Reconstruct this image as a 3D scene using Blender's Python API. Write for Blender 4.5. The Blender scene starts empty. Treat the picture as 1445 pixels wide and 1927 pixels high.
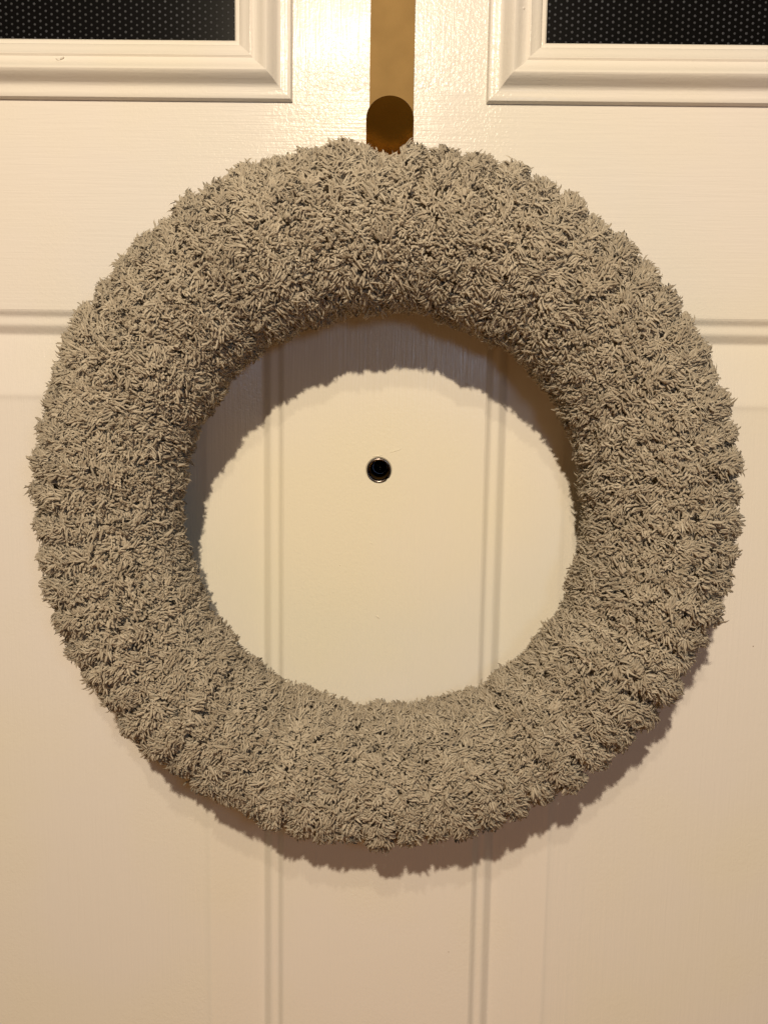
import bpy, bmesh, math, random
import numpy as np
from mathutils import Matrix, Vector

random.seed(7)
rng = np.random.default_rng(11)
S = bpy.context.scene
COL = S.collection

# ------------------------------------------------------------------ camera
# world: X right along the door, Y into the door (door face at y = 0), Z up, metres
cam_d = bpy.data.cameras.new('camera')
cam = bpy.data.objects.new('camera', cam_d)
COL.objects.link(cam)
rx = (0.99967638, 0.01780886, -0.01816509)      # world X axis in (right, down, forward) of the camera
ry = (0.02030755, -0.12861811, 0.99148625)
rz = (0.01532088, -0.99153428, -0.12893814)
M = Matrix(((rx[0], -rx[1], -rx[2], 0.0),
            (ry[0], -ry[1], -ry[2], -0.51),
            (rz[0], -rz[1], -rz[2], 0.0),
            (0, 0, 0, 1)))
cam.matrix_world = M
cam_d.sensor_fit = 'VERTICAL'
cam_d.sensor_height = 24.0
cam_d.lens = 24.0 * 1700 / 1927
cam_d.clip_start = 0.01
cam_d.clip_end = 50
S.camera = cam

# ------------------------------------------------------------------ light
W = bpy.data.worlds.new('World')
S.world = W
W.use_nodes = True
bg = W.node_tree.nodes['Background']
bg.inputs[0].default_value = (1.0, 0.70, 0.36, 1)
bg.inputs[1].default_value = 0.075

def lamp(name, loc, power, col, radius):
    l = bpy.data.lights.new(name, 'POINT')
    l.energy = power
    l.color = col
    l.shadow_soft_size = radius
    o = bpy.data.objects.new(name, l)
    o.location = loc
    COL.objects.link(o)
    return o

lamp('ceiling_bulb_main', (-0.085, -1.10, 0.56), 51.5, (1.0, 0.84, 0.62), 0.014)
lamp('ceiling_bulb_second', (-0.06, -1.10, 0.72), 9.0, (1.0, 0.84, 0.62), 0.014)
lamp('floor_bounce_fill', (0.0, -0.90, -0.90), 5.0, (1.0, 0.38, 0.09), 0.30)  # unseen fill added for warm light bounced up from the floor
lamp('hall_lamp', (0.13, -0.72, 0.07), 1.35, (0.50, 0.71, 1.0), 0.04)

vs = S.view_settings
vs.view_transform = 'Standard'
vs.look = 'None'
vs.exposure = 0.0
vs.gamma = 1.0
vs.use_curve_mapping = False
S.render.engine = 'CYCLES'
S.cycles.max_bounces = 5
S.cycles.use_denoising = True

# ------------------------------------------------------------------ helpers
def obj(name, mesh, mat, parent=None, smooth=False):
    o = bpy.data.objects.new(name, mesh)
    if mat is not None:
        mesh.materials.clear()
        mesh.materials.append(mat)
    COL.objects.link(o)
    o.parent = parent
    if smooth:
        mesh.polygons.foreach_set('use_smooth', [True] * len(mesh.polygons))
    return o

def mesh_from(name, verts, faces):
    m = bpy.data.meshes.new(name)
    m.from_pydata([tuple(v) for v in verts], [], [tuple(f) for f in faces])
    bm = bmesh.new(); bm.from_mesh(m)
    bmesh.ops.recalc_face_normals(bm, faces=bm.faces)
    bm.to_mesh(m); bm.free()
    m.update()
    return m

def box(x0, x1, y0, y1, z0, z1, bevel=0.0):
    bm = bmesh.new()
    bmesh.ops.create_cube(bm, size=1)
    for v in bm.verts:
        v.co = Vector(((x0 + x1) / 2 + v.co.x * (x1 - x0), (y0 + y1) / 2 + v.co.y * (y1 - y0), (z0 + z1) / 2 + v.co.z * (z1 - z0)))
    if bevel:
        bmesh.ops.bevel(bm, geom=list(bm.edges), offset=bevel, segments=2, affect='EDGES', profile=0.5)
    m = bpy.data.meshes.new('box')
    bm.to_mesh(m); bm.free()
    return m

def empty(name, loc=(0, 0, 0)):
    o = bpy.data.objects.new(name, None)
    o.location = loc
    o.empty_display_size = 0.05
    COL.objects.link(o)
    return o

def nt(name):
    m = bpy.data.materials.new(name)
    m.use_nodes = True
    t = m.node_tree
    return m, t, t.nodes['Principled BSDF']

def N(t, kind, **kw):
    n = t.nodes.new(kind)
    for k, v in kw.items():
        if k.startswith('_'):
            setattr(n, k[1:], v)
        else:
            n.inputs[k].default_value = v
    return n

# ------------------------------------------------------------------ materials
def paint(name, along, peel=0.35, brush=0.5):
    """aged white gloss paint on wood: brush strokes along one axis, roller peel and faint yellowing, plus a painted warm glow"""
    m, t, p = nt(name)
    L = t.links
    tc = N(t, 'ShaderNodeTexCoord')
    mp = N(t, 'ShaderNodeMapping')
    sc = {'X': (22, 400, 620), 'Z': (620, 400, 22)}[along]
    mp.inputs['Scale'].default_value = sc
    L.new(tc.outputs['Object'], mp.inputs[0])
    nz = N(t, 'ShaderNodeTexNoise', Scale=1.0, Detail=3.0, Roughness=0.6)
    nz.inputs['Distortion'].default_value = 0.35
    L.new(mp.outputs[0], nz.inputs['Vector'])
    # roller peel, patchy
    n2 = N(t, 'ShaderNodeTexNoise', Scale=520.0, Detail=2.0, Roughness=0.5)
    n2.inputs['Distortion'].default_value = 0.8
    L.new(tc.outputs['Object'], n2.inputs['Vector'])
    n3 = N(t, 'ShaderNodeTexNoise', Scale=14.0, Detail=2.0)
    L.new(tc.outputs['Object'], n3.inputs['Vector'])
    r3 = N(t, 'ShaderNodeMapRange')
    r3.inputs['From Min'].default_value = 0.38
    r3.inputs['From Max'].default_value = 0.66
    L.new(n3.outputs['Fac'], r3.inputs['Value'])
    # broad waviness of the board
    n4 = N(t, 'ShaderNodeTexNoise', Scale=46.0, Detail=2.0)
    L.new(tc.outputs['Object'], n4.inputs['Vector'])
    b1 = N(t, 'ShaderNodeBump', Distance=0.00022)
    mu = N(t, 'ShaderNodeMath', _operation='MULTIPLY_ADD')
    mu.inputs[1].default_value = -0.5 * brush
    mu.inputs[2].default_value = brush
    L.new(r3.outputs[0], mu.inputs[0])
    L.new(mu.outputs[0], b1.inputs['Strength'])
    L.new(nz.outputs['Fac'], b1.inputs['Height'])
    b2 = N(t, 'ShaderNodeBump', Distance=0.00035)
    m2 = N(t, 'ShaderNodeMath', _operation='MULTIPLY_ADD')
    m2.inputs[1].default_value = peel
    m2.inputs[2].default_value = 0.12 * peel
    L.new(r3.outputs[0], m2.inputs[0])
    L.new(m2.outputs[0], b2.inputs['Strength'])
    L.new(n2.outputs['Fac'], b2.inputs['Height'])
    L.new(b1.outputs[0], b2.inputs['Normal'])
    b3 = N(t, 'ShaderNodeBump', Distance=0.0012, Strength=0.12)
    L.new(n4.outputs['Fac'], b3.inputs['Height'])
    L.new(b2.outputs[0], b3.inputs['Normal'])
    L.new(b3.outputs[0], p.inputs['Normal'])
    # colour: patchy yellowing of old gloss paint, tiny specks of dirt
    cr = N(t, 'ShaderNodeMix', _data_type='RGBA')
    n5 = N(t, 'ShaderNodeTexNoise', Scale=7.0, Detail=3.0)
    L.new(tc.outputs['Object'], n5.inputs['Vector'])
    # warm glow painted into the colour round the viewer; yellowed patches elsewhere
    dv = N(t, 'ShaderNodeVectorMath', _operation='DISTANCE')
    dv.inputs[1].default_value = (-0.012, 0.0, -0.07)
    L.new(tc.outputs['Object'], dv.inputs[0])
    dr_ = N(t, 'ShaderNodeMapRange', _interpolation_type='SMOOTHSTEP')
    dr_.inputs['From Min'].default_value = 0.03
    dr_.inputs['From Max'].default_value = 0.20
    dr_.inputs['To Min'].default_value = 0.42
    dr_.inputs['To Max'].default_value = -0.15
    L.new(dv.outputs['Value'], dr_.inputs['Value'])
    ns = N(t, 'ShaderNodeMapRange')
    ns.inputs['From Min'].default_value = 0.35
    ns.inputs['From Max'].default_value = 0.65
    ns.inputs['To Max'].default_value = 0.60
    L.new(n5.outputs['Fac'], ns.inputs['Value'])
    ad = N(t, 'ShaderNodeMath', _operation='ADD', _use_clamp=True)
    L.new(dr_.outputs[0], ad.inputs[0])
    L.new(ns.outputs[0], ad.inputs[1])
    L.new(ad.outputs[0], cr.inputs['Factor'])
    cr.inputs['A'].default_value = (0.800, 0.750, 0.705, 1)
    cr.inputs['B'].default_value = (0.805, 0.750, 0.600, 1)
    vo = N(t, 'ShaderNodeTexVoronoi', Scale=26.0)
    L.new(tc.outputs['Object'], vo.inputs['Vector'])
    sp = N(t, 'ShaderNodeMapRange')
    sp.inputs['From Min'].default_value = 0.005
    sp.inputs['From Max'].default_value = 0.011
    sp.inputs['To Min'].default_value = 1.0
    sp.inputs['To Max'].default_value = 0.0
    L.new(vo.outputs['Distance'], sp.inputs['Value'])
    mx = N(t, 'ShaderNodeMix', _data_type='RGBA')
    L.new(sp.outputs[0], mx.inputs['Factor'])
    L.new(cr.outputs['Result'], mx.inputs['A'])
    mx.inputs['B'].default_value = (0.22, 0.15, 0.09, 1)
    L.new(mx.outputs['Result'], p.inputs['Base Color'])
    p.inputs['Roughness'].default_value = 0.19
    p.inputs['Specular IOR Level'].default_value = 0.16
    p.inputs['IOR'].default_value = 1.48
    return m

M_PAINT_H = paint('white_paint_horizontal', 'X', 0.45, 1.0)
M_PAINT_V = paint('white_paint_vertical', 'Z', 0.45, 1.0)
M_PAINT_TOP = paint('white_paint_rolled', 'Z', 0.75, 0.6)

def simple(name, col, rough, metal=0.0, **kw):
    m, t, p = nt(name)
    p.inputs['Base Color'].default_value = (*col, 1)
    p.inputs['Roughness'].default_value = rough
    p.inputs['Metallic'].default_value = metal
    for k, v in kw.items():
        p.inputs[k.replace('_', ' ')].default_value = v
    return m, t, p

def brass(name, col, rough):
    m, t, p = simple(name, col, rough, 1.0)
    L = t.links
    tc = N(t, 'ShaderNodeTexCoord')
    a = N(t, 'ShaderNodeTexNoise', Scale=900.0, Detail=3.0)
    b = N(t, 'ShaderNodeTexNoise', Scale=60.0, Detail=4.0)
    L.new(tc.outputs['Object'], a.inputs['Vector'])
    L.new(tc.outputs['Object'], b.inputs['Vector'])
    r = N(t, 'ShaderNodeMapRange')
    r.inputs['To Min'].default_value = rough - 0.03
    r.inputs['To Max'].default_value = rough + 0.04
    L.new(b.outputs['Fac'], r.inputs['Value'])
    L.new(r.outputs[0], p.inputs['Roughness'])
    bp = N(t, 'ShaderNodeBump', Distance=0.0002, Strength=0.10)
    L.new(a.outputs['Fac'], bp.inputs['Height'])
    L.new(bp.outputs[0], p.inputs['Normal'])
    return m

M_BRASS = brass('aged_brass', (0.130, 0.082, 0.033), 0.56)
M_TAB = brass('aged_brass_smooth', (0.52, 0.235, 0.03), 0.21)
M_GLASS = simple('dark_glass', (0.003, 0.003, 0.0035), 0.16, Specular_IOR_Level=0.25)[0]
M_DOT, _t, _p = simple('glass_dot', (0.05, 0.055, 0.075), 0.6)
_a = N(_t, 'ShaderNodeAttribute', _attribute_name='tint')
_m = N(_t, 'ShaderNodeMix', _data_type='RGBA')
_t.links.new(_a.outputs['Fac'], _m.inputs['Factor'])
_m.inputs['A'].default_value = (0.006, 0.006, 0.007, 1)
_m.inputs['B'].default_value = (0.028, 0.031, 0.043, 1)
_t.links.new(_m.outputs['Result'], _p.inputs['Base Color'])
M_CHROME = simple('worn_chrome', (0.20, 0.17, 0.155), 0.22, 1.0)[0]
M_BARREL = simple('dark_barrel', (0.015, 0.012, 0.010), 0.5)[0]
M_RINGBRASS = simple('barrel_brass', (0.45, 0.28, 0.08), 0.35, 1.0)[0]
M_LENS = simple('viewer_lens', (0.002, 0.002, 0.004), 0.05)[0]
M_LENSHIGHLIGHT = simple('lens_highlight', (0.5, 0.6, 0.85), 0.3)[0]  # pale blue ring colour painted in as the glassy highlight on the lens

def yarn():
    m, t, p = nt('taupe_chenille')
    L = t.links
    at = N(t, 'ShaderNodeAttribute', _attribute_name='tint')
    mx = N(t, 'ShaderNodeMix', _data_type='RGBA')
    L.new(at.outputs['Fac'], mx.inputs['Factor'])
    mx.inputs['A'].default_value = (0.50, 0.42, 0.315, 1)
    mx.inputs['B'].default_value = (0.80, 0.71, 0.57, 1)
    L.new(mx.outputs['Result'], p.inputs['Base Color'])
    p.inputs['Roughness'].default_value = 0.85
    p.inputs['Specular IOR Level'].default_value = 0.25
    tr_ = N(t, 'ShaderNodeBsdfTranslucent')
    L.new(mx.outputs['Result'], tr_.inputs['Color'])
    ms = N(t, 'ShaderNodeMixShader', Fac=0.36)
    L.new(p.outputs[0], ms.inputs[1])
    L.new(tr_.outputs[0], ms.inputs[2])
    L.new(ms.outputs[0], t.nodes['Material Output'].inputs['Surface'])
    p.inputs['Sheen Weight'].default_value = 0.25
    p.inputs['Sheen Roughness'].default_value = 0.5
    return m
M_YARN = yarn()

# ------------------------------------------------------------------ the door
T = 0.044                               # door thickness
DX0, DX1, DZ0, DZ1 = -0.425, 0.405, -0.62, 0.62
XL, XR = -0.0662, 0.0464                # edges of the middle post between the two raised panels
ZP = 0.0441                             # top edge of the raised panels
ZPB = -0.53                             # their bottom edge
PX0, PX1 = -0.330, 0.310                # their outer edges
WZ0, WZ1 = 0.1553, 0.53                 # outer edges of the window mouldings
WLX0, WLX1, WRX0, WRX1 = -0.325, -0.0618, 0.0419, 0.305
FW = 0.0308                             # width of the moulding

door = empty('panelled_door', (0, 0.02, DZ0))
door['label'] = 'cream white painted door with raised panels, two dark glazed windows and a peephole'
door['category'] = 'door'
door_inv = Matrix.Translation((0, -0.02, -DZ0))
def dpart(name, mesh, mat, parent=None, smooth=False, label=None):
    """meshes are modelled in world coordinates; keep them there under the door"""
    o = obj(name, mesh, mat, parent or door, smooth)
    if parent is None:
        o.matrix_parent_inverse = door_inv
    if label:
        o['label'] = label
    return o

def front_board(name, x0, x1, z0, z1, mat):
    return dpart(name, box(x0, x1, 0.0, T, z0, z1), mat)

# rails run horizontally, stiles and posts vertically; all butt end to end
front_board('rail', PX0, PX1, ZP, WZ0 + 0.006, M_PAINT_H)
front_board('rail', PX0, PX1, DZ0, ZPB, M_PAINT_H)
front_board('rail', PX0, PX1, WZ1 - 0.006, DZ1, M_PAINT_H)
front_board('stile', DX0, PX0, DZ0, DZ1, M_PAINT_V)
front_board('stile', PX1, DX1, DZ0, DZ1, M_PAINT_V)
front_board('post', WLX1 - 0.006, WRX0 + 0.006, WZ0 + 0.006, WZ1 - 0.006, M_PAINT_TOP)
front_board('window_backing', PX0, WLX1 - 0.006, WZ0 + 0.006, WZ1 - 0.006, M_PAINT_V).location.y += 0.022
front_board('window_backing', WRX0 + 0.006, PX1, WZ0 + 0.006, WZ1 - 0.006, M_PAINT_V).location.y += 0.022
for o in door.children:
    if o.name.startswith('window_backing'):
        o.scale.y = 0.45

# lower post with the round hole of the peephole
PHX, PHZ, PHR = -0.0126, -0.0426, 0.0070
def post_with_hole(x0, x1, z0, z1):
    vs_, fs = [], []
    n = 48
    hw = 0.014
    sq, ci, cb = [], [], []
    for k in range(n):
        a = 2 * math.pi * k / n + math.pi / 4
        c, s = math.cos(a), math.sin(a)
        q = hw / max(abs(c), abs(s))
        sq.append(len(vs_)); vs_.append((PHX + c * q, 0, PHZ + s * q))
        # paint lip rolls into the hole
        ci.append(len(vs_)); vs_.append((PHX + c * (PHR + 0.0007), 0, PHZ + s * (PHR + 0.0007)))
        cb.append(len(vs_)); vs_.append((PHX + c * PHR, 0.0008, PHZ + s * PHR))
    bk = []
    for k in range(n):
        a = 2 * math.pi * k / n + math.pi / 4
        bk.append(len(vs_)); vs_.append((PHX + math.cos(a) * PHR, T, PHZ + math.sin(a) * PHR))
    for k in range(n):
        j = (k + 1) % n
        fs.append((sq[k], sq[j], ci[j], ci[k]))
        fs.append((ci[k], ci[j], cb[j], cb[k]))
        fs.append((cb[k], cb[j], bk[j], bk[k]))
    # corners of the square patch are k = 0, n/4, n/2, 3n/4
    tr, tl, bl, br = sq[0], sq[n // 4], sq[n // 2], sq[3 * n // 4]
    A = len(vs_)
    vs_ += [(x0, 0, z0), (x1, 0, z0), (x1, 0, z1), (x0, 0, z1)]
    B = len(vs_)
    vs_ += [(x0, T, z0), (x1, T, z0), (x1, T, z1), (x0, T, z1)]
    fs.append(tuple([A + 3, A + 2] + [sq[k] for k in range(0, n // 4 + 1)]))
    fs.append(tuple([A + 0, A + 3] + [sq[k] for k in range(n // 4, n // 2 + 1)]))
    fs.append(tuple([A + 1, A + 0] + [sq[k] for k in range(n // 2, 3 * n // 4 + 1)]))
    fs.append(tuple([A + 2, A + 1] + [sq[k % n] for k in range(3 * n // 4, n + 1)]))
    for k in range(4):
        j = (k + 1) % 4
        fs.append((A + k, A + j, B + j, B + k))
    fs.append((B, B + 3, B + 2, B + 1))
    return mesh_from('post', vs_, fs)
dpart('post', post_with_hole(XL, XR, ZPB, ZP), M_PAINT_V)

def ring_mesh(x0, x1, z0, z1, profile, sides=None, close=True):
    """sweep a profile [(inset_h, inset_v, y)] round a rectangle; close fills the middle"""
    vs_, fs = [], []
    for (dh, dv, y) in profile:
        vs_ += [(x0 + dh, y, z0 + dv), (x1 - dh, y, z0 + dv), (x1 - dh, y, z1 - dv), (x0 + dh, y, z1 - dv)]
    for i in range(len(profile) - 1):
        for k in range(4):
            if sides is not None and k not in sides:
                continue
            j = (k + 1) % 4
            fs.append((i * 4 + k, i * 4 + j, i * 4 + 4 + j, i * 4 + 4 + k))
    if close:
        b = (len(profile) - 1) * 4
        fs.append((b, b + 1, b + 2, b + 3))
    return mesh_from('ring', vs_, fs)

# embossed raised panel: two soft steps down, then a long bevel up to the field
_KX = np.array([0, 0.0008, 0.0034, 0.0046, 0.0078, 0.0088, 0.0130, 0.0150, 0.0445, 0.0462, 0.0484, 0.0505])
_KY = 0.95 * np.array([0, 0.0002, 0.0027, 0.0029, 0.0027, 0.0031, 0.0070, 0.0067, 0.0006, 0.0004, 0.0009, 0.0010])
_xs = np.arange(0, 0.0505, 0.0001)
_ys = np.interp(_xs, _KX, _KY)
_g = np.exp(-0.5 * (np.arange(-30, 31) / 7.0) ** 2); _g /= _g.sum()
_ys = np.convolve(np.pad(_ys, 30, mode='edge'), _g, mode='valid')      # edges softened by many coats of paint
_ys[0] = 0.0
_pick = sorted(set(list(range(0, 175, 3)) + list(range(175, 430, 40)) + list(range(430, 505, 3)) + [504]))
PROFILE = [(float(_xs[k]) * 0.965, float(_xs[k]) * 1.03, float(_ys[k])) for k in _pick]
def panel(x0, x1):
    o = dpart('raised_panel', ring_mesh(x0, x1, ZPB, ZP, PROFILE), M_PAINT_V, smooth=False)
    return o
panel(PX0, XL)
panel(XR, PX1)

# ---------------- windows: dark dimpled glass in a mitred bolection moulding
# profile measured from the glass outwards (distance from the glass edge, height proud of the door)
WPROF = [(0.0000, -0.0060), (0.0000, 0.0010), (0.0008, 0.0018), (0.0026, 0.0020), (0.0030, 0.0034), (0.0036, 0.0042), (0.0060, 0.0058),
         (0.0086, 0.0070), (0.0090, 0.0074), (0.0094, 0.0074), (0.0104, 0.0066), (0.0122, 0.0068), (0.0142, 0.0082), (0.0160, 0.0104), (0.0170, 0.0112),
         (0.0178, 0.0116), (0.0186, 0.0113), (0.0198, 0.0102), (0.0212, 0.0082), (0.0226, 0.0056), (0.0236, 0.0042), (0.0248, 0.0036), (0.0272, 0.0035),
         (0.0294, 0.0036), (0.0299, 0.0034), (0.0302, 0.0028), (0.0308, 0.0)]
def window(x0, x1, label):
    gx0, gx1, gz0, gz1 = x0 + FW, x1 - FW, WZ0 + FW, WZ1 - FW
    pane = dpart('window', box(gx0 - 0.002, gx1 + 0.002, 0.005, 0.009, gz0 - 0.002, gz1 + 0.002), M_GLASS, label=label)
    prof = [(FW - d, FW - d, -h) for d, h in WPROF]
    for side, mat in ((0, M_PAINT_H), (1, M_PAINT_V), (2, M_PAINT_H), (3, M_PAINT_V)):
        m = ring_mesh(x0, x1, WZ0, WZ1, prof, sides=(side,), close=False)
        o = obj('moulding', m, mat, pane, smooth=True)
        m.set_sharp_from_angle(angle=math.radians(38))
    # moulded dots of the obscured glass, hexagonal pitch
    vs_, fs, tints = [], [], []
    r_ = random.Random(int(x1 * 1000))
    ncol = int((gx1 - gx0) / 0.00309)
    nrow = int((gz1 - gz0) / 0.00347)
    from mathutils import noise
    for c in range(ncol + 1):
        for r in range(nrow + 1):
            cx_ = gx1 - 0.0016 - c * 0.00309 + r_.uniform(-.00006, .00006)
            cz_ = gz0 + 0.0010 + r * 0.00347 + (0.001735 if c % 2 else 0) + r_.uniform(-.00006, .00006)
            if cx_ < gx0 or cz_ > gz1:
                continue
            rr = 0.00072 * r_.uniform(0.88, 1.08)
            fade = noise.noise((cx_ * 26, cz_ * 40, x0 * 9)) * 0.9 + 0.42 + 30 * (cz_ - gz0 - 0.006)   # dimmer in patches and towards the bead
            tn = max(0.02, min(1.0, fade)) * r_.uniform(0.75, 1.0)
            b = len(vs_)
            for k in range(8):
                a = k * math.pi / 4
                vs_.append((cx_ + math.cos(a) * rr, 0.00495, cz_ + math.sin(a) * rr))
            for k in range(8):
                a = k * math.pi / 4
                vs_.append((cx_ + math.cos(a) * rr * .55, 0.0048, cz_ + math.sin(a) * rr * .55))
            for k in range(8):
                j = (k + 1) % 8
                fs.append((b + k, b + j, b + 8 + j, b + 8 + k))
            fs.append(tuple(b + 8 + k for k in range(8)))
            tints += [tn] * 16
    dm = mesh_from('dots', vs_, fs)
    dm.attributes.new('tint', 'FLOAT', 'POINT').data.foreach_set('value', tints)
    d = obj('glass_dots', dm, M_DOT, pane)
    d['kind'] = 'stuff'
    return pane
window(WLX0, WLX1, 'dark dotted window pane left of the brass hanger')
window(WRX0, WRX1, 'dark dotted window pane right of the brass hanger')

# dried paint runs and nibs
def blob(x, y, z, sx, sy, sz, rot=0.0, seed=0):
    bm = bmesh.new()
    bmesh.ops.create_icosphere(bm, subdivisions=2, radius=1)
    r_ = random.Random(seed)
    for v in bm.verts:
        v.co *= 1 + r_.uniform(-.15, .15)
        v.co = Vector((v.co.x * sx, v.co.y * sy, v.co.z * sz))
    bmesh.ops.rotate(bm, verts=bm.verts, cent=(0, 0, 0), matrix=Matrix.Rotation(rot, 3, 'Y'))
    for v in bm.verts:
        v.co += Vector((x, y, z))
    m = bpy.data.meshes.new('blob'); bm.to_mesh(m); bm.free()
    return m
def lathe(profile, cx_, cz_, n=48, cap=False, gap=None):
    """profile [(radius, y)] turned about the Y axis through (cx, cz)"""
    vs_, fs = [], []
    for (r, y) in profile:
        for k in range(n):
            a = 2 * math.pi * k / n
            vs_.append((cx_ + math.cos(a) * r, y, cz_ + math.sin(a) * r))
    for i in range(len(profile) - 1):
        for k in range(n):
            if gap and k in gap:
                continue
            j = (k + 1) % n
            fs.append((i * n + k, i * n + j, i * n + n + j, i * n + n + k))
    if cap:
        b = (len(profile) - 1) * n
        fs.append(tuple(b + k for k in range(n)))
    return mesh_from('lathe', vs_, fs)

for (x, z, sx, sz, rot) in ((-0.1855, 0.1735, 0.0016, 0.0006, 0.5), (-0.1835, 0.1745, 0.0012, 0.0005, -0.5), (0.0588, 0.201, 0.0014, 0.0008, 0.2)):
    dpart('paint_run', blob(x, -0.0072, z, sx, 0.0009, sz, rot, int(x * 1e4)), M_PAINT_H, smooth=True)
for (x, z, sx, sz, rot) in ((-0.0120, -0.1275, 0.0011, 0.0005, 0.5), (-0.0115, -0.1282, 0.0006, 0.0004, -0.7), (-0.0165, -0.0843, 0.0011, 0.0002, 0.6),
                            (0.0357, 0.0065, 0.0007, 0.0003, 0.7), (-0.034, -0.0975, 0.0004, 0.0004, 0), (-0.0035, -0.0315, 0.0034, 0.0002, -0.32), (-0.0135, -0.0345, 0.0035, 0.0003, -0.16)):
    dpart('paint_nib', blob(x, 0.0, z, sx, 0.00035, sz, rot, int(x * 1e5)), M_PAINT_V, smooth=True)

# ---------------- peephole
peep = dpart('peephole', lathe([(0.0069, 0.0035), (0.0069, -0.0004), (0.0067, -0.0008), (0.0061, -0.0008), (0.0058, -0.0004), (0.0057, 0.0035)], PHX, PHZ, 64,
             gap=(55, 56, 57)), M_CHROME, smooth=True, label='small round metal peephole at the middle of the door')
peep_parts = [
    ('barrel', lathe([(0.0058, 0.0010), (0.0058, 0.036)], PHX, PHZ, 64), M_BARREL),
    ('brass_ring', lathe([(0.0057, 0.0080), (0.0052, 0.0084), (0.0050, 0.0120), (0.0057, 0.0124)], PHX, PHZ, 64), M_RINGBRASS),
    ('lens', lathe([(0.0056, 0.0300), (0.0030, 0.0285), (0.0012, 0.0276), (0.0002, 0.0274)], PHX, PHZ, 48, cap=True), M_LENS),
    ('lens_highlight', lathe([(0.00400, 0.0262), (0.00415, 0.0258), (0.00432, 0.0262), (0.00415, 0.0266), (0.00400, 0.0262)], PHX, PHZ, 64), M_LENSHIGHLIGHT),
    ('barrel_back', lathe([(0.0058, 0.036), (0.001, 0.036)], PHX, PHZ, 32, cap=True), M_BARREL),
]
for n_, me_, ma_ in peep_parts:
    obj(n_, me_, ma_, peep, smooth=True)

# ------------------------------------------------------------------ brass over-door hanger
HX, HW = -0.0087, 0.01175
hang = empty('wreath_hanger', (HX, -0.002, 0.11))
hang['label'] = 'flat brass over-door hanger strip ending in a rounded hook above the wreath'
hang['category'] = 'hanger'
def sheet(path, hw, th, tw=None):
    """bent strip: path of (y, z) centre points, half width, thickness; local to HX"""
    vs_, fs = [], []
    n = len(path)
    for i, (y, z) in enumerate(path):
        y0, z0 = path[max(i - 1, 0)]; y1, z1 = path[min(i + 1, n - 1)]
        dy, dz = y1 - y0, z1 - z0
        l = math.hypot(dy, dz); ny, nz = -dz / l, dy / l
        for sx in (-1, 1):
            for st in (-1, 1):
                vs_.append((HX + sx * hw, y + ny * th / 2 * st, z + nz * th / 2 * st))
    for i in range(n - 1):
        a, b = i * 4, i * 4 + 4
        for (p, q) in ((0, 1), (1, 3), (3, 2), (2, 0)):
            fs.append((a + p, a + q, b + q, b + p))
    fs.append((0, 1, 3, 2)); e = (n - 1) * 4
    fs.append((e, e + 1, e + 3, e + 2))
    return mesh_from('sheet', vs_, fs)
hinv = Matrix.Translation((-HX, 0.002, -0.11))
def hpart(name, me_, ma_, smooth=False):
    o = obj(name, me_, ma_, hang, smooth)
    o.matrix_parent_inverse = hinv
    return o
hpart('strip', sheet([(-0.0016, 0.112), (-0.0016, 0.35), (-0.0016, DZ1 - 0.001), (-0.0014, DZ1 + 0.0004), (-0.0006, DZ1 + 0.0012), (0.001, DZ1 + 0.0014), (T + 0.001, DZ1 + 0.0014), (T + 0.0022, DZ1), (T + 0.0024, DZ1 - 0.03)], HW, 0.0014), M_BRASS)
# J bend at the bottom, hidden inside the pile
bend = [(-0.0016, 0.112)]
for k in range(13):
    a = math.pi * k / 12
    bend.append((-0.0016 - 0.0132 * (1 - math.cos(a)), 0.110 - 0.0132 * math.sin(a)))
hpart('hook_bend', sheet(bend, HW, 0.0014), M_BRASS, False)
def tab_mesh():
    hw, zt, zb = 0.0119, 0.1488, 0.110
    n = 28
    prof = [(HX - hw, zb), (HX + hw, zb)]
    rr = 0.0122
    zc = zt - 0.0108
    for k in range(n + 1):
        a = math.pi * k / n
        prof.append((HX + math.cos(a) * hw, zc + math.sin(a) * 0.0108))
    bm = bmesh.new()
    f_ = bm.faces.new([bm.verts.new((x, -0.0287, z)) for x, z in prof])
    r_ = bmesh.ops.extrude_face_region(bm, geom=[f_])
    for v in r_['geom']:
        if isinstance(v, bmesh.types.BMVert):
            v.co.y += 0.0014
    bmesh.ops.recalc_face_normals(bm, faces=bm.faces)
    ed = [e for e in bm.edges if abs(e.verts[0].co.y - e.verts[1].co.y) < 1e-6]
    bmesh.ops.bevel(bm, geom=ed, offset=0.00025, segments=1, affect='EDGES')
    m = bpy.data.meshes.new('tab'); bm.to_mesh(m); bm.free()
    return m
tab = hpart('hook_tab', tab_mesh(), M_TAB)
tab.data.transform(Matrix.Translation((0, -0.028, 0.110)) @ Matrix.Rotation(math.radians(20), 4, 'X') @ Matrix.Translation((0, 0.028, -0.110)))
tab['label'] = 'dark rounded front tab of the hook'

# ------------------------------------------------------------------ the wreath
WX, WZ, WR = -0.0091, -0.0603, 0.1426
WH, WB = 0.0445, 0.0405                # height of the tube centre off the door, half depth
def tube_a(th):                         # half width of the tube round the ring
    return 0.0388 + 0.0026 * math.sin(th) + 0.0006 * math.sin(3 * th + 1.0)

wreath = empty('wreath', (WX, -0.002, WZ - WR - 0.04))
wreath['label'] = 'fluffy taupe chenille yarn wreath hanging from the brass hook'
wreath['category'] = 'wreath'
winv = Matrix.Translation((-WX, 0.002, -(WZ - WR - 0.04)))
def wpart(name, me_, ma_, smooth=False):
    o = obj(name, me_, ma_, wreath, smooth)
    o.matrix_parent_inverse = winv
    return o

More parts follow.
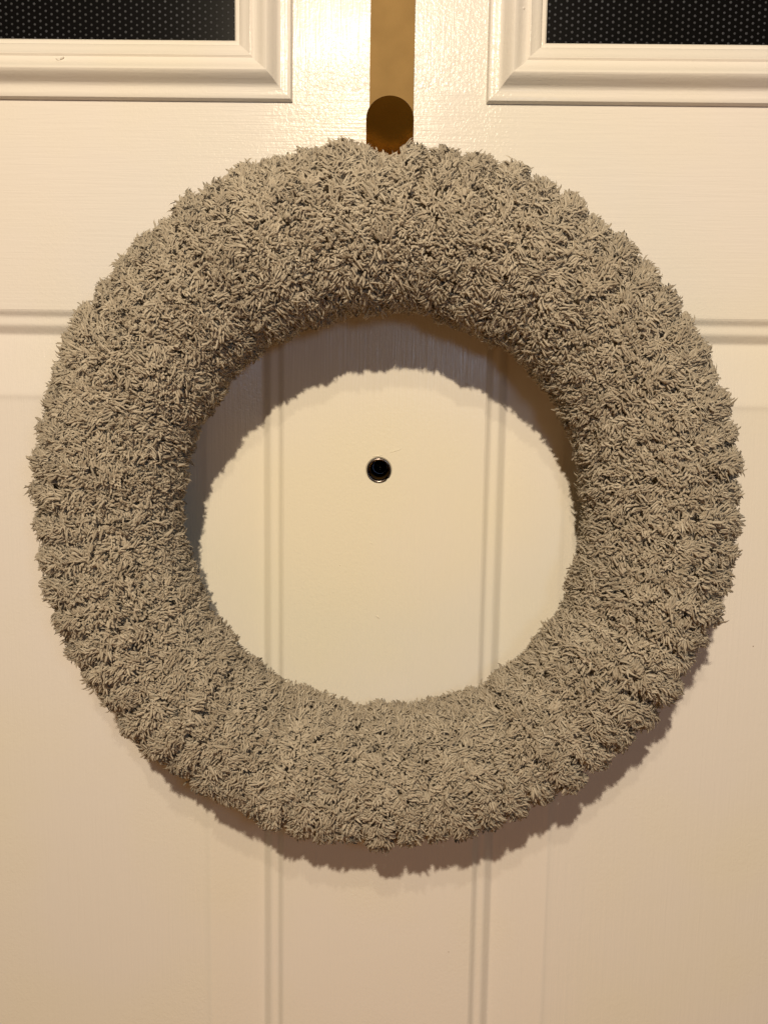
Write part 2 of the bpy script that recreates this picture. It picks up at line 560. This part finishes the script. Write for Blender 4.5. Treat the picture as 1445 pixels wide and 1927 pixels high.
# form inside the wraps
def form_mesh(nu=120, nv=24, sh=0.0115):
    vs_, fs = [], []
    for i in range(nu):
        th = 2 * math.pi * i / nu
        a, b = tube_a(th) - sh, WB - sh
        for j in range(nv):
            q = 2 * math.pi * j / nv
            r = WR + a * math.cos(q)
            vs_.append((WX + r * math.cos(th), -(WH + b * math.sin(q)), WZ + r * math.sin(th)))
    for i in range(nu):
        for j in range(nv):
            i2, j2 = (i + 1) % nu, (j + 1) % nv
            fs.append((i * nv + j, i2 * nv + j, i2 * nv + j2, i * nv + j2))
    return mesh_from('form', vs_, fs)
wpart('wreath_form', form_mesh(), M_YARN, True)

NW = 70                                 # turns of yarn
NT = 3450                               # tufts of pile in each turn
PILE = 0.0118
SOFT = 0.45                             # how far the fuzz of a fibre evens out its shading
def unit(v):
    return v / np.maximum(np.linalg.norm(v, axis=-1, keepdims=True), 1e-9)

def make_wrap(i):
    th0 = 2 * math.pi * (i + rng.uniform(-.06, .06)) / NW + math.pi / 2
    u_ = 2 * math.pi * i / NW
    slant = 0.026 + 0.030 * math.sin(u_ * 3 + 0.7) + 0.006 * math.sin(u_ * 8) + rng.normal(0, 0.003)
    wob_a, wob_p = rng.uniform(0, .006), u_ * 5 + rng.uniform(-.5, .5)
    lift = 0.0008 + rng.normal(0, 0.0010)        # some turns sit prouder than others
    plen = PILE * rng.uniform(0.92, 1.08)
    q_len = 2 * math.pi
    q = rng.uniform(0, q_len, NT * 2)
    keep = rng.uniform(0, 1, q.size) < np.where(np.sin(q) > -0.45, 1.0, 0.25)   # thinner against the door
    q = q[keep][:NT]
    n = q.size
    AL = 1.28
    nc = 330                            # locks of pile; each lock is a bunch of near parallel strands
    cq = (np.arange(nc) + rng.uniform(-.5, .5, nc)) / nc * q_len
    ca = AL * (2 * ((np.arange(nc) * 0.61803 + rng.uniform(-.12, .12, nc)) % 1.0) - 1)
    al = rng.uniform(-AL, AL, n)
    order = np.argsort(cq)
    near = np.searchsorted(cq[order], q) + rng.integers(-6, 7, n)
    ci = order[near % nc]
    def frame(qq, aa):
        th = th0 + slant * np.sin(qq + 0.6) + wob_a * np.sin(2 * qq + wob_p)
        a0 = 0.0388 + 0.0026 * np.sin(th) + 0.0006 * np.sin(3 * th + 1.0) - plen * 0.90 + lift
        b0 = WB - plen * 0.90 + lift
        cs, sn = np.cos(qq), np.sin(qq)
        rad = WR + a0 * cs
        er = np.stack([np.cos(th), np.zeros_like(th), np.sin(th)], -1)
        et = np.stack([-np.sin(th), np.zeros_like(th), np.cos(th)], -1)
        ey = np.array([0, -1.0, 0])
        P = er * rad[:, None] + ey * (WH + b0 * sn)[:, None] + np.array([WX, 0, WZ])
        Nn = unit(er * (cs / a0)[:, None] + ey * (sn / b0)[:, None])
        D = np.cos(aa)[:, None] * Nn + np.sin(aa)[:, None] * et
        sq = (np.abs(np.cos(aa)) ** 4 + np.abs(np.sin(aa)) ** 4) ** -0.10   # neighbours press the pile a little square
        return P, unit(D), Nn, sq
    P, D, Nn, sq = frame(q, al)
    Pc, Dc, Nc, sqc = frame(cq, ca)
    # each lock leans its own way and curls its own way
    lean = rng.normal(size=(nc, 3))
    etc_ = np.cross(Nc, unit(np.cross(Nc, np.array([-math.sin(th0), 0.0, math.cos(th0)]))))
    lean = unit(lean - 0.55 * etc_ * (lean * etc_).sum(1, keepdims=True)) * rng.uniform(0.08, 0.55, (nc, 1))   # locks lie along the turn more than across it
    clen = rng.uniform(0.80, 1.10, nc)
    Dc2 = unit(Dc + lean)
    Lc = plen * clen * sqc * (0.70 + 0.30 * np.clip((Dc2 * Nc).sum(1), 0, 1))
    cside = unit(np.cross(Dc2, rng.normal(size=(nc, 3))))
    cbend = rng.choice([-1, 1], nc) * rng.uniform(0.12, 0.60, nc)
    free = rng.uniform(0, 1, n) < 0.22
    spread = rng.normal(0, 0.00105, (n, 3))
    Dl = unit(Dc2[ci] + rng.normal(0, 0.16, (n, 3)))
    Lr = rng.uniform(0.66, 1.05, n)
    base_l = Pc[ci] + spread
    tip_l = Pc[ci] + spread * 0.85 + Dl * (Lc[ci] * Lr)[:, None]
    D1 = unit(D + rng.normal(0, 0.45, (n, 3)))
    tip_f = P + D1 * (plen * sq * rng.uniform(0.68, 0.98, n))[:, None]
    base = np.where(free[:, None], P, base_l)
    tip = np.where(free[:, None], tip_f, tip_l)
    # the pile is clipped to an even height: pull overlong tips back to the envelope of the turn
    rel = tip - np.array([WX, 0, WZ])
    thp = np.arctan2(rel[:, 2], rel[:, 0])
    rad = np.hypot(rel[:, 0], rel[:, 2])
    aa = 0.0388 + 0.0026 * np.sin(thp) + 0.0006 * np.sin(3 * thp + 1.0)
    dr, dh = rad - WR, -tip[:, 1] - WH
    rho = np.hypot(dr / aa, dh / WB)
    cleft = max(0.06, rng.normal(0.33, 0.06)) * (0.95 - 0.45 * math.cos(u_ - 0.3))   # how far the turn stands apart from its neighbours
    side_f = np.abs(np.where(free, al, ca[ci])) / AL
    cap = 1.0 + lift / 0.039 - cleft * side_f ** 2.2 + np.where(free, rng.normal(0.0, 0.02, n), rng.normal(0.0, 0.022, nc)[ci] + rng.normal(0, 0.020, n))
    cap = cap - 0.17 * np.exp(-((thp - math.pi / 2) / 0.055) ** 4) * np.clip(dr / aa * 1.6, 0, 1)   # the hook presses a notch into the top
    k_ = np.minimum(1.0, cap / np.maximum(rho, 1e-6))
    dr, dh = dr * k_, np.maximum(dh * k_, 0.0015 - WH)
    tip = np.stack([WX + (WR + dr) * np.cos(thp), -(WH + dh), WZ + (WR + dr) * np.sin(thp)], -1)
    # only the outer part of each strand is built; the rest is buried in the pile
    root = base + (tip - base) * 0.62
    ax = unit(tip - root)
    ln = np.linalg.norm(tip - root, axis=1)
    side = unit(np.where(free[:, None], rng.normal(size=(n, 3)), cside[ci] + rng.normal(0, 0.25, (n, 3))))
    side = unit(side - ax * (side * ax).sum(1, keepdims=True))
    curl = np.where(free, rng.normal(0, 0.24, n), cbend[ci] + rng.normal(0, 0.10, n)) * ln
    # each strand is a small curved spindle with a blunt end
    face = np.where(free[:, None], Nn, unit(Nc[ci] + 0.5 * Dc2[ci]))
    s2 = np.cross(ax, side)
    w = rng.uniform(0.00046, 0.00080, n)
    fl = rng.uniform(0.55, 0.95, n)
    V = np.empty((n, 8, 3), np.float32)
    VN = np.empty((n, 8, 3), np.float32)
    def centre(t_):
        return root + (tip - root) * t_ + side * (curl * (4 * t_ * (1 - t_)) - curl * 0.9 * t_ ** 3)[:, None]
    V[:, 0] = root; VN[:, 0] = face
    V[:, 7] = centre(1.0); VN[:, 7] = unit(ax + 0.5 * face)
    for r_, (t_, w_) in enumerate(((0.36, 1.0), (0.86, 0.86))):
        c_ = centre(t_)
        for k in range(3):
            a_ = k * 2.0944
            off = s2 * math.cos(a_) + side * (math.sin(a_) * fl)[:, None]
            V[:, 1 + r_ * 3 + k] = c_ + off * (w * w_)[:, None]
            VN[:, 1 + r_ * 3 + k] = unit(unit(off) + SOFT * face + ax * (0.35 * r_))
    F = []
    for k in range(3):
        j = (k + 1) % 3
        F += [(0, 1 + k, 1 + j), (1 + k, 4 + j, 1 + j), (1 + k, 4 + k, 4 + j), (4 + k, 7, 4 + j)]
    F = np.array(F, np.int32)
    FI = (F[None] + (np.arange(n) * 8)[:, None, None]).reshape(-1, 3)
    m = bpy.data.meshes.new('yarn_wrap')
    nv, nf = n * 8, FI.shape[0]
    m.vertices.add(nv); m.loops.add(nf * 3); m.polygons.add(nf)
    m.vertices.foreach_set('co', V.reshape(-1))
    m.loops.foreach_set('vertex_index', FI.reshape(-1))
    m.polygons.foreach_set('loop_start', np.arange(nf, dtype=np.int32) * 3)
    m.polygons.foreach_set('use_smooth', np.ones(nf, bool))
    at = m.attributes.new('tint', 'FLOAT', 'POINT')
    tint = 0.5 + rng.normal(0, 0.20, n) + rng.normal(0, 0.18, nc)[ci] + rng.normal(0, 0.06)
    tint = np.clip(np.repeat(tint, 8) + rng.normal(0, 0.10, n * 8), 0, 1)
    at.data.foreach_set('value', tint.astype(np.float32))
    m.update()
    m.validate()
    # soft fibres: rounded normals across each strand, blended with the way the lock faces
    m.normals_split_custom_set_from_vertices(VN.reshape(-1, 3))
    wpart('yarn_wrap', m, M_YARN)

for i in range(NW):
    make_wrap(i)

# loose bits of binding thread standing out of the pile
def thread_mesh(pts, r=0.00022, n=5):
    vs_, fs = [], []
    for i, p_ in enumerate(pts):
        t_ = (Vector(pts[min(i + 1, len(pts) - 1)]) - Vector(pts[max(i - 1, 0)])).normalized()
        a_ = t_.orthogonal().normalized(); b_ = t_.cross(a_)
        for k in range(n):
            q_ = 2 * math.pi * k / n
            vs_.append(Vector(p_) + (a_ * math.cos(q_) + b_ * math.sin(q_)) * r)
    for i in range(len(pts) - 1):
        for k in range(n):
            j = (k + 1) % n
            fs.append((i * n + k, i * n + j, i * n + n + j, i * n + n + k))
    return mesh_from('thread', vs_, fs)
M_THREAD = simple('pale_thread', (0.66, 0.60, 0.50), 0.7)[0]
tr = random.Random(5)
for (cx_, cz_, h_, k_) in ((-0.0520, 0.0615, 0.0862, 7), (0.0728, -0.1640, 0.0845, 5), (0.0067, 0.0665, 0.0862, 3)):
    for q_ in range(k_):
        x, z = cx_ + tr.uniform(-.003, .003), cz_ + tr.uniform(-.0035, .0035)
        a = tr.uniform(-2.4, -0.7); bend_ = tr.uniform(-.9, .9)
        pts = []
        for u in range(9):
            pts.append((x, -(h_ - 0.0030 + 0.0042 * math.sin(math.pi * min(u / 7, 1))), z))
            x += math.cos(a) * 0.00075; z += math.sin(a) * 0.00075
            a += bend_ * 0.3
        wpart('loose_thread', thread_mesh(pts), M_THREAD, True)
